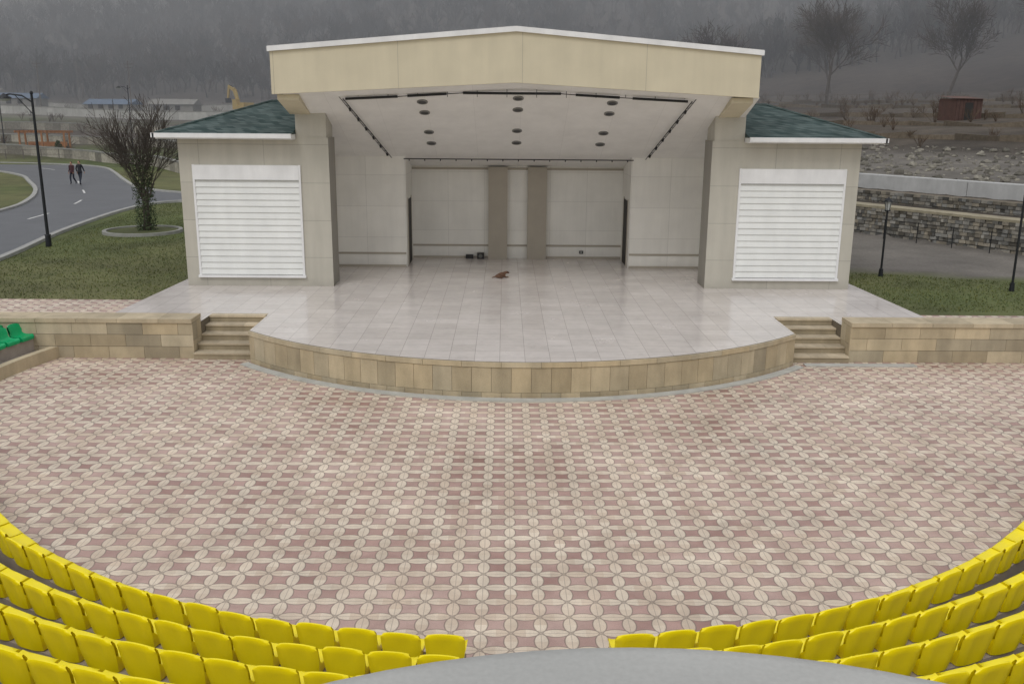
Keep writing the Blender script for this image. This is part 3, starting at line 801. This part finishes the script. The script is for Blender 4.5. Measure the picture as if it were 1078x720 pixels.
stone_wall([(-150,166),(-90,163),(-50,160),(-20,160)],1.3,'concrete_parapet','concrete',(.9,1.2))
stone_wall([(-150,190),(-80,186),(-30,188)],1.4,'concrete_parapet','concrete',(.8,1.1))
b=MB()
for k in range(34):
    x=-90+k*2; y=107+.08*(k-10); 
    if x>-28: break
    z=gz(x,y); b.tube((x,y,z),(x,y,z+1.1),.05,.05,'rail',6)
    for h in(.5,1.0): b.tube((x,y,z+h),(x+2,y+.08,z+h),.03,.03,'rail',4)
b.obj('railing_fence')
b=MB()
for x in(-2.6,0,2.6):
    for y in(-.9,.9): b.box(x-.09,x+.09,y-.09,y+.09,0,2.1,'wood')
for k in range(14): b.box(-3+k*.45,-2.9+k*.45,-1.3,1.3,2.22,2.36,'wood')
for y in(-.9,.9): b.box(-3.1,3.1,y-.06,y+.06,2.1,2.22,'wood')
b.box(-2.3,2.3,.4,.8,.45,.52,'wood'); b.box(-2.3,2.3,.8,.85,.55,1.0,'wood')
for x in(-2,0,2): b.box(x-.04,x+.04,.45,.75,0,.45,'wood')
b.obj('timber_pergola',loc=(-57,115,gz(-57,115)),rz=.1)
def shed(x,y,w,d,h,rz,roof,name):
    b=MB(); b.box(-w/2,w/2,-d/2,d/2,-.5,h,'shed'); 
    e=.3; r=h+1.0
    b.add([(-w/2-e,-d/2-e,h),(w/2+e,-d/2-e,h),(w/2+e,0,r),(-w/2-e,0,r),(w/2+e,d/2+e,h),(-w/2-e,d/2+e,h)],[(0,1,2,3),(3,2,4,5),(1,4,2),(0,3,5)],roof)
    k=-w/2+.8
    while k<w/2-1.2: b.box(k,k+.9,-d/2-.03,-d/2,1.0,1.8,'dark'); k+=2
    b.obj(name,loc=(x,y,gz(x,y)),rz=rz)
shed(-95,178,14,6,2.0,.1,'blue','site_shed'); shed(-76,182,9,5,1.8,-.1,'blue','site_shed'); shed(-62,176,8,5,2.0,.0,'shed','site_office'); shed(-112,200,10,5,2.0,.1,'shed','site_shed')
b=MB()
for s in(-1,1):
    b.box(-2.0,2.0,s*1.25-.3,s*1.25+.3,.12,.85,'black'); b.tube((-2,s*1.25-.3,.48),(-2,s*1.25+.3,.48),.42,.42,'black',12); b.tube((2,s*1.25-.3,.48),(2,s*1.25+.3,.48),.42,.42,'black',12)
b.tube((0,0,.8),(0,0,1.1),.8,.8,'black',14); b.box(-2.3,1.5,-1.35,1.35,1.1,2.0,'yel'); b.box(-2.4,-1.0,-1.35,1.35,2.0,2.55,'yel')
b.box(.1,1.5,.4,1.32,2.0,3.1,'yel'); b.box(.2,1.53,.46,1.26,2.3,3.0,'dark'); b.box(0,1.6,.35,1.37,3.1,3.2,'yel')
def beam(p,q,w,t0,t1,m='yel'):
    p=Vector(p);q=Vector(q); d=(q-p); L=d.length; a=math.atan2(d.z,d.x)
    mx=Matrix.Translation(p)@Matrix.Rotation(-a,4,'Y')
    v=[(0,-w,-t0),(0,w,-t0),(0,w,t0),(0,-w,t0),(L,-w,-t1),(L,w,-t1),(L,w,t1),(L,-w,t1)]
    b.add([mx@Vector(x) for x in v],[(0,1,2,3),(4,7,6,5),(0,4,5,1),(1,5,6,2),(2,6,7,3),(3,7,4,0)],m)
beam((1.2,-.3,1.7),(2.6,-.3,5.2),.22,.28,.4); beam((2.6,-.3,5.2),(4.4,-.3,5.9),.22,.4,.22); beam((4.3,-.3,6.2),(5.0,-.3,3.4),.17,.3,.18)
b.tube((1.6,-.3,1.9),(2.9,-.3,4.6),.09,.09,'metal',8); b.tube((3.0,-.3,5.8),(4.3,-.3,6.3),.08,.08,'metal',8)
b.add([(4.6,-.8,3.5),(5.4,-.8,3.4),(5.3,-.8,2.5),(4.4,-.8,2.6),(4.6,.2,3.5),(5.4,.2,3.4),(5.3,.2,2.5),(4.4,.2,2.6)],[(0,1,2,3),(4,7,6,5),(0,4,5,1),(1,5,6,2),(2,6,7,3),(3,7,4,0)],'metal')
o=b.obj('excavator',loc=(-48.5,172,gz(-48.5,172)),rz=2.5); o.scale=(.85,.85,.85)
for (x,y,h) in((-84,170,9),(-67,168,9.5),(-104,230,10)):
    b=MB(); z=gz(x,y); b.tube((0,0,-.2),(0,0,h),.13,.08,'rail',7); b.box(-.8,.8,-.05,.05,h-.6,h-.5,'rail'); b.box(-.6,.6,-.05,.05,h-1.2,h-1.1,'rail')
    for q in(-.7,0,.7): b.tube((q,0,h-.5),(q,0,h-.3),.04,.04,'rail',5)
    b.obj('utility_pole',loc=(x,y,z))
# ---------------------------------------------------------------- figures
def skin_mesh(verts,edges,radii,sub=2):
    me=bpy.data.meshes.new('sk'); me.from_pydata(verts,edges,[]); o=bpy.data.objects.new('sk',me); S.collection.objects.link(o)
    md=o.modifiers.new('Skin','SKIN'); md.use_smooth_shade=True
    sv=me.skin_vertices[0].data
    for i,r in enumerate(radii): sv[i].radius=(r if isinstance(r,tuple) else (r,r)); sv[i].use_root=(i==0)
    m2=o.modifiers.new('s','SUBSURF'); m2.levels=sub; m2.render_levels=sub
    dg=bpy.context.evaluated_depsgraph_get(); r=bpy.data.meshes.new_from_object(o.evaluated_get(dg)); bpy.data.objects.remove(o); return r
def person(name,x,y,rz,top,sw=1,height=1.72):
    V=[(0,0,.95),(0,0,1.12),(0,0,1.3),(0,0,1.45),(0,.0,1.53),
       (.09,0,.9),(.1,.12*sw,.5),(.1,.02*sw+.05*sw,.09),(.1,.2*sw,.05),
       (-.09,0,.9),(-.1,-.06*sw+.06,.5),(-.1,-.28*sw,.13),(-.1,-.16*sw,.05),
       (.18,0,1.42),(.24,-.06*sw,1.16),(.25,.06*sw,.93),
       (-.18,0,1.42),(-.24,.08*sw,1.16),(-.25,.18*sw,.95)]
    E=[(0,1),(1,2),(2,3),(3,4),(0,5),(5,6),(6,7),(7,8),(0,9),(9,10),(10,11),(11,12),(3,13),(13,14),(14,15),(3,16),(16,17),(17,18)]
    R=[(.15,.11),(.14,.1),(.17,.115),(.13,.09),.055,.095,.07,.045,.04,.095,.07,.045,.04,.065,.052,.036,.065,.052,.036]
    m=skin_mesh(V,E,R); b=MB()
    for k in('black','jeans',top,'skin'): b.mid(k)
    b.v=[tuple(v.co) for v in m.vertices]; b.c=[(1,1,1)]*len(b.v)
    for p in m.polygons:
        b.f.append(tuple(p.vertices)); c=p.center; 
        arm=abs(c.x)>.19
        if c.z<.11: k=0
        elif arm and c.z<.955: k=3
        elif c.z<.88: k=1
        elif c.z<1.50: k=2
        else: k=3
        b.mi.append(k)
    for s,(hx,hy,hz) in((1,V[15]),(-1,V[18])):
        b.ell((hx,hy+.005,hz-.045),(.018,.04,.05),'skin',8,6)
        for k in range(4):
            fy=hy-.03+k*.02; L=(.055,.07,.075,.06)[k]; b.tube((hx,fy,hz-.08),(hx-s*.006,fy+.006,hz-.08-L*.55),.009,.008,'skin',5); b.tube((hx-s*.006,fy+.006,hz-.08-L*.55),(hx-s*.02,fy+.008,hz-.08-L),.008,.006,'skin',5)
        b.tube((hx,hy+.035,hz-.03),(hx-s*.01,hy+.065,hz-.075),.011,.008,'skin',5)
    b.ell((0,.015,1.625),(.074,.092,.115),'skin',14,10); b.ell((0,-.008,1.65),(.082,.098,.105),'hair',14,8)
    b.ell((0,.11,1.61),(.012,.02,.02),'skin',6,5); b.ell((0,.098,1.572),(.024,.01,.006),'cl_red',6,4)
    for s in(-1,1): b.ell((s*.03,.098,1.63),(.012,.008,.008),'hair',6,4); b.ell((s*.078,.01,1.62),(.012,.02,.03),'skin',6,5)
    b.lathe((0,0,.86),[(.15,0),(.165,.01),(.16,.12)],top,14); b.lathe((0,0,1.47),[(.085,0),(.07,.05),(.055,.055)],top,12)
    o=b.obj(name,smooth=True,loc=(x,y,gz(x,y)+.012),rz=rz); k=height/1.74; o.scale=(k,k,k); return o
person('pedestrian',-35.0,74.0,math.pi*.93,'cl_red',1,1.78); person('pedestrian',-34.1,73.4,math.pi*.95,'cl_dark',-1,1.88)
V=[(-.22,0,.12),(-.08,0,.13),(.1,0,.14),(.2,0,.18),(.28,-.02,.22),(.35,-.05,.21),(.42,-.07,.185),
   (-.2,-.1,.08),(-.06,-.16,.06),(-.16,-.2,.03),(-.04,-.22,.025),
   (.16,-.08,.07),(.2,-.1,.03),(.36,-.12,.025),
   (.16,.08,.07),(.2,.1,.03),(.35,.1,.025),(-.3,.04,.08),(-.4,.12,.035),(-.38,.22,.025)]
E=[(0,1),(1,2),(2,3),(3,4),(4,5),(5,6),(0,7),(7,8),(8,9),(9,10),(2,11),(11,12),(12,13),(2,14),(14,15),(15,16),(0,17),(17,18),(18,19)]
R=[.095,.1,.1,.075,.06,.05,.026,.06,.04,.022,.018,.04,.026,.02,.04,.026,.02,.03,.018,.012]
m=skin_mesh(V,E,R); b=MB(); b.mid('fur'); b.mid('furw')
b.v=[tuple(v.co) for v in m.vertices]; b.c=[(1,1,1)]*len(b.v)
for p in m.polygons: b.f.append(tuple(p.vertices)); b.mi.append(1 if (p.center.z<.05 and p.center.x>.3) or p.center.x>.42 else 0)
for s in(-1,1): b.add([(.29,s*.045-.02,.27),(.34,s*.05-.04,.265),(.31,s*.09-.03,.2)],[(0,1,2)],'fur',(.5,.5,.5)); b.ell((.385,s*.03-.055,.225),(.008,.008,.008),'black',6,4)
b.ell((.455,-.08,.19),(.014,.014,.012),'black',6,4)
o=b.obj('lying_dog',smooth=True,loc=(-.62,31.9,ZS+.03),rz=.6); o.scale=(.75,.75,.85)
def vol(name,dens,col=(.86,.91,1,1)):
    m,nt=new_mat(name); vsn=nt.nodes.new('ShaderNodeVolumeScatter'); vsn.inputs['Color'].default_value=col; vsn.inputs['Density'].default_value=dens; vsn.inputs['Anisotropy'].default_value=0
    o_=nt.nodes.new('ShaderNodeOutputMaterial'); nt.links.new(vsn.outputs[0],o_.inputs['Volume']); M[name]=m
vol('mist',.0030,(.88,.93,1,1)); vol('mist_bank',.009,(.95,.97,1,1))
b=MB(); b.box(-650,750,95,760,-5,100,'mist'); b.obj('mist')
b=MB()
b.ell((-290,390,82),(230,110,48),'mist_bank',40,24); b.obj('mist_bank',smooth=True)
# ---------------------------------------------------------------- light
w=bpy.data.worlds.new('World'); S.world=w; w.use_nodes=True; nt=w.node_tree; nt.nodes.clear(); nb=NB(nt)
sky=nb.n('ShaderNodeTexSky',sky_type='NISHITA'); sky.sun_disc=False; sky.sun_elevation=D(50); sky.sun_rotation=D(200); sky.dust_density=4; sky.air_density=1
hs=nb.n('ShaderNodeHueSaturation'); hs.inputs['Saturation'].default_value=.15; nt.links.new(sky.outputs[0],hs.inputs['Color'])
mixc=nb.mix(.72,hs.outputs[0],(7.2,7.3,7.6,1))
bg=nb.n('ShaderNodeBackground'); nt.links.new(mixc,bg.inputs[0]); bg.inputs[1].default_value=.112
ow=nb.n('ShaderNodeOutputWorld'); nt.links.new(bg.outputs[0],ow.inputs[0])
L=bpy.data.lights.new('sun','SUN'); L.energy=.75; L.angle=D(25); L.color=(1,.98,.95); lo=bpy.data.objects.new('sun',L); S.collection.objects.link(lo)
az=D(200); el=D(50)
dirv=Vector((math.sin(az)*math.cos(el),math.cos(az)*math.cos(el),math.sin(el)))
lo.rotation_euler=dirv.to_track_quat('Z','Y').to_euler(); lo.location=dirv*60
# ---------------------------------------------------------------- camera
cam=bpy.data.cameras.new('Camera'); co=bpy.data.objects.new('Camera',cam); S.collection.objects.link(co)
cam.sensor_width=36; cam.lens=36*960/1078; cam.clip_end=3000; cam.clip_start=.1
th=D(14.0); yaw=.009; roll=.008
f=Vector((math.sin(yaw)*math.cos(th),math.cos(yaw)*math.cos(th),-math.sin(th))); r0=Vector((math.cos(yaw),-math.sin(yaw),0)); u0=r0.cross(f)
r=r0*math.cos(roll)+u0*math.sin(roll); u=u0*math.cos(roll)-r0*math.sin(roll)
mx=Matrix((r,u,-f)).transposed().to_4x4(); mx.translation=Vector((-.5,0,6.5)); co.matrix_world=mx
S.camera=co
S.view_settings.view_transform='Standard'; S.view_settings.look='None'; S.view_settings.exposure=0
